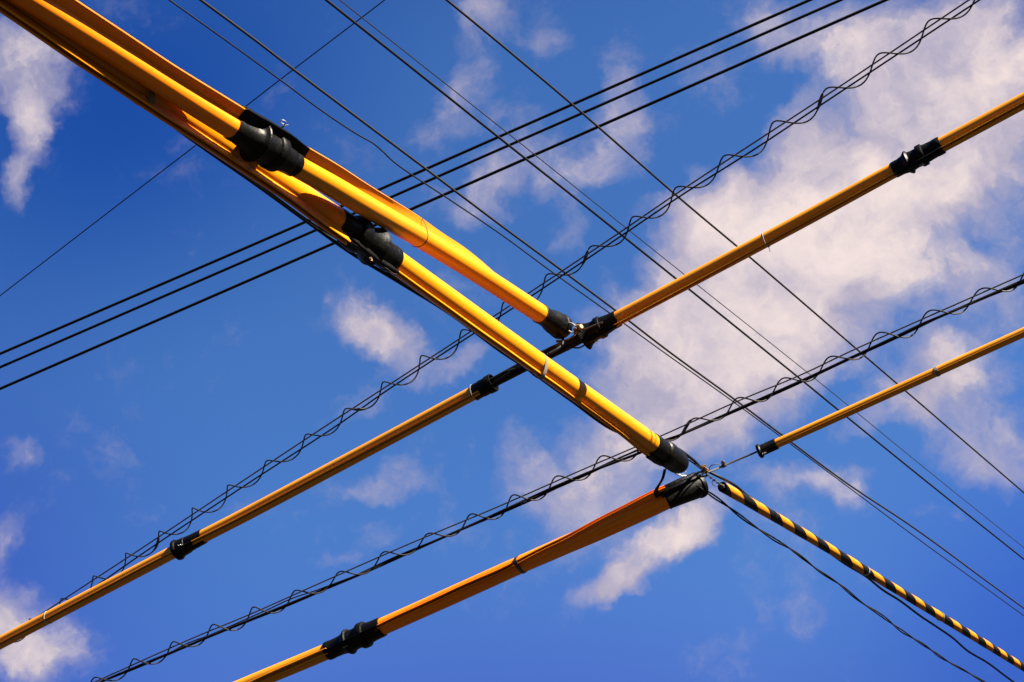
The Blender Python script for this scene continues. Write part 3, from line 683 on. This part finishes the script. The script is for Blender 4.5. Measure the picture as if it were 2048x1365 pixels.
# ------------------------------------------------------------------ sky and clouds
world = bpy.data.worlds.new("World"); sc.world = world; world.use_nodes = True
nt = world.node_tree; N = nt.nodes; Lk = nt.links
bg = N["Background"]; bg.inputs["Strength"].default_value = .05
sky = N.new("ShaderNodeTexSky"); sky.sky_type = "NISHITA"; sky.sun_disc = False
sky.sun_elevation = el; sky.sun_rotation = az; sky.altitude = 200; sky.air_density = 1.0; sky.dust_density = .3; sky.ozone_density = 3.0
tc = N.new("ShaderNodeTexCoord"); DIR = tc.outputs["Generated"]

def math_n(op, a, b=None, c=None, clamp=False):
    n = N.new("ShaderNodeMath"); n.operation = op; n.use_clamp = clamp
    for i, v in enumerate((a, b, c)):
        if v is None: continue
        if isinstance(v, (int, float)): n.inputs[i].default_value = v
        else: Lk.new(v, n.inputs[i])
    return n.outputs[0]
def vmath(op, a, b):
    n = N.new("ShaderNodeVectorMath"); n.operation = op
    for i, v in enumerate((a, b)):
        if isinstance(v, (tuple, Vector)): n.inputs[i].default_value = v
        elif isinstance(v, (int, float)): n.inputs["Scale"].default_value = v
        elif v is not None: Lk.new(v, n.inputs[i])
    return n
def noise(vec, scale, detail, rough=.55, dist=0, col=False):
    n = N.new("ShaderNodeTexNoise"); n.inputs["Scale"].default_value = scale; n.inputs["Detail"].default_value = detail
    n.inputs["Roughness"].default_value = rough; n.inputs["Distortion"].default_value = dist
    Lk.new(vec, n.inputs["Vector"]); return n.outputs["Color" if col else "Fac"]
def smooth(v, a, b, lo=0, hi=1):
    n = N.new("ShaderNodeMapRange"); n.interpolation_type = "SMOOTHSTEP"
    n.inputs["From Min"].default_value = a; n.inputs["From Max"].default_value = b
    n.inputs["To Min"].default_value = lo; n.inputs["To Max"].default_value = hi
    Lk.new(v, n.inputs["Value"]); return n.outputs["Result"]
def mixc(f, a, b):
    n = N.new("ShaderNodeMix"); n.data_type = "RGBA"
    for k_, v in (("Factor", f), ("A", a), ("B", b)):
        if isinstance(v, tuple): n.inputs[k_].default_value = (*v, 1)
        elif isinstance(v, (int, float)): n.inputs[k_].default_value = v
        else: Lk.new(v, n.inputs[k_])
    return n.outputs["Result"]

# billowing: the direction is bent by noise before the cloud masses are looked up
w1 = vmath("SUBTRACT", noise(DIR, 13, 5, .6, 0, True), (.5, .5, .5)).outputs[0]
w2 = vmath("SUBTRACT", noise(DIR, 49, 6, .6, 0, True), (.5, .5, .5)).outputs[0]
wd = vmath("ADD", vmath("SCALE", w1, .055).outputs[0], vmath("SCALE", w2, .018).outputs[0]).outputs[0]
WD = vmath("ADD", DIR, wd).outputs[0]

def lobe(vec, px, py, a, b, ang, amp, inner=0.0):
    """an oval patch of sky round one direction; sizes in hundredths of a radian as seen in the photograph"""
    d = ray(px, py).normalized()
    e1 = (ray(px + 50 * math.cos(R(ang)), py + 50 * math.sin(R(ang))).normalized() - d); e1 = (e1 - d * e1.dot(d)).normalized()
    e2 = d.cross(e1)
    m = Matrix((e1, e2, d)).transposed()
    mp = N.new("ShaderNodeMapping"); mp.vector_type = "TEXTURE"
    mp.inputs["Location"].default_value = d; mp.inputs["Rotation"].default_value = m.to_euler("XYZ")
    k_ = 1 / (F * 1.08)
    mp.inputs["Scale"].default_value = (a * k_, b * k_, .5)
    Lk.new(vec, mp.inputs["Vector"])
    l = N.new("ShaderNodeVectorMath"); l.operation = "LENGTH"; Lk.new(mp.outputs[0], l.inputs[0])
    return smooth(l.outputs["Value"], 1.0, inner, 0, amp)

CLOUDS = [
 # the bank on the right
 (1800, 320, 460, 290, -40, 1.0), (1500, 545, 420, 250, -28, 1.0), (1370, 740, 360, 230, -15, .85), (1660, 600, 350, 230, -15, .80), (1250, 900, 260, 180, -25, .55),
 (1930, 90, 400, 210, 15, .70), (1580, 255, 130, 110, -40, .45), (1990, 260, 170, 220, 60, .40), (1840, 380, 200, 150, -30, .45), (1420, 430, 170, 110, -32, .5), (1300, 440, 110, 60, -30, .30),
 (1560, 780, 260, 110, -20, .45), (1960, 590, 190, 110, 20, .60), (1900, 760, 240, 130, -10, .58), (1990, 900, 210, 140, -5, .72), (1790, 830, 140, 90, 10, .34), (1700, 90, 150, 120, -30, .35),
 (1960, 420, 190, 140, 10, .42), (1480, 700, 240, 150, -20, .30),
 # smaller ones
 (1300, 1115, 195, 100, -27, .72), (1210, 1190, 110, 70, -20, .75), (1375, 1050, 150, 120, -50, .50), (1160, 1010, 210, 150, -20, .40), (1060, 930, 130, 120, -40, .30),
 (770, 660, 150, 85, 30, .66), (820, 735, 120, 80, 45, .48), (720, 800, 160, 75, -20, .44), (915, 740, 95, 60, -30, .56),
 (45, 140, 160, 180, 20, .70), (50, 270, 90, 140, 10, .60), (45, 375, 75, 90, 0, .45),
 (30, 1220, 190, 130, 10, .78), (90, 1310, 150, 100, -10, .62), (25, 930, 110, 75, 20, .36), (245, 915, 80, 110, 20, .26), (20, 1080, 75, 90, 0, .30),
 (1230, 140, 85, 140, 25, .42), (1240, 245, 80, 120, 0, .48), (1115, 95, 80, 110, 20, .40), (945, 130, 100, 150, 10, .28), (1220, 345, 130, 85, -10, .36),
 (950, 400, 150, 95, -40, .44), (1050, 300, 190, 170, 20, .34), (880, 260, 90, 150, 10, .26), (1545, 60, 150, 120, 40, .46), (985, 10, 90, 60, 0, .44), (1390, 190, 200, 110, -20, .22),
 (1670, 985, 110, 70, 15, .56), (1555, 965, 100, 75, 10, .36), (1700, 860, 80, 80, 50, .40), (1840, 1040, 70, 50, 0, .28), (1620, 1240, 80, 70, 0, .16),
 (800, 940, 110, 50, 10, .26), (735, 975, 80, 50, 0, .34), (690, 1140, 90, 50, 0, .24), (1150, 470, 75, 110, 10, .34), (760, 1080, 70, 60, 40, .24),
]
tot = None
for c_ in CLOUDS:
    v = lobe(WD, *c_, .12)
    tot = v if tot is None else math_n("ADD", tot, v)
cov = math_n("MINIMUM", tot, 1.35)
fb = noise(WD, 17, 11, .60)
fb2 = noise(WD, 55, 9, .62)
fb3 = noise(WD, 15, 7, .56)
fbs = noise(vmath("ADD", WD, tuple(SUN * .022)).outputs[0], 17, 11, .60)           # the same billows a little nearer the sun
lit = math_n("MULTIPLY", math_n("SUBTRACT", fb, fbs), 2.4)
bil = math_n("ABSOLUTE", math_n("SUBTRACT", noise(DIR, 30, 8, .58), .5))            # cauliflower heads
d0 = math_n("ADD", math_n("MULTIPLY", cov, 2.0), math_n("MULTIPLY", math_n("SUBTRACT", fb, .54), 2.6))
d0 = math_n("ADD", d0, math_n("MULTIPLY", math_n("SUBTRACT", fb2, .5), 1.15))
d0 = math_n("SUBTRACT", d0, math_n("MULTIPLY", bil, 1.1))
veil = smooth(d0, -.05, 1.35, 0, .80)
thick = smooth(d0, .66, 1.40)
dens = math_n("MAXIMUM", veil, thick)
glow = math_n("ADD", smooth(d0, .95, 2.9, 0, .9), math_n("ADD", lit, math_n("MULTIPLY", math_n("SUBTRACT", fb3, .49), 1.7)))
glow = smooth(glow, -.35, 1.45)
core = math_n("MULTIPLY", glow, smooth(d0, .45, 1.1))

# clear sky: the physical sky deepened as a polarised afternoon sky is
hs = N.new("ShaderNodeHueSaturation"); hs.inputs["Saturation"].default_value = 1.25; hs.inputs["Value"].default_value = 1.0
Lk.new(sky.outputs[0], hs.inputs["Color"])
tint = N.new("ShaderNodeMix"); tint.data_type = "RGBA"; tint.blend_type = "MULTIPLY"; tint.inputs["Factor"].default_value = 1
tint.inputs["B"].default_value = (.93, .82, .98, 1); Lk.new(hs.outputs[0], tint.inputs["A"])
clear = tint.outputs["Result"]
# edge and corner vignette tinted into the sky colour, plus a polarised deepening at left
for (px_, py_, a_, b_, ang_, amp_, tcol) in ((250, 200, 900, 620, -30, .85, (.10, .40, .78)), (900, -250, 900, 420, 5, .5, (.55, .55, .75)), (2150, 1300, 760, 640, -30, .8, (.26, .40, .88)), (1000, 1750, 1700, 800, 0, 1.0, (.62, .38, .82)), (-250, 1250, 900, 900, 40, .8, (.52, .42, .84)), (2200, -100, 800, 600, 30, .7, (.45, .45, .70))):
    mm_ = N.new("ShaderNodeMix"); mm_.data_type = "RGBA"; mm_.blend_type = "MULTIPLY"
    Lk.new(lobe(DIR, px_, py_, a_, b_, ang_, amp_), mm_.inputs["Factor"]); Lk.new(clear, mm_.inputs["A"]); mm_.inputs["B"].default_value = (*tcol, 1)
    clear = mm_.outputs["Result"]
K = 1.0
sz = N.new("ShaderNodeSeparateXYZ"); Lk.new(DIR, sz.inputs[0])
low = smooth(sz.outputs["Z"], .05, .42, .08, 1.0)  # sky colour dimmed towards the horizon to cut fill on the guards' shaded sides
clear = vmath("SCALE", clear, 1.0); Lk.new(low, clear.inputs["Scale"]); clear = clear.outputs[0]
cloud_col = mixc(core, (2.25, 2.1, 2.85), (4.75, 4.0, 3.8))
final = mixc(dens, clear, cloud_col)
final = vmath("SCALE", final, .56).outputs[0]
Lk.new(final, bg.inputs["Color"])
world.cycles.sampling_method = "MANUAL"; world.cycles.sample_map_resolution = 512

# ------------------------------------------------------------------ output
sc.render.engine = "CYCLES"
sc.cycles.use_denoising = True
sc.cycles.max_bounces = 6
sc.view_settings.view_transform = "Standard"; sc.view_settings.look = "None"
sc.view_settings.exposure = 2.8; sc.view_settings.gamma = 1.0; sc.view_settings.use_curve_mapping = False
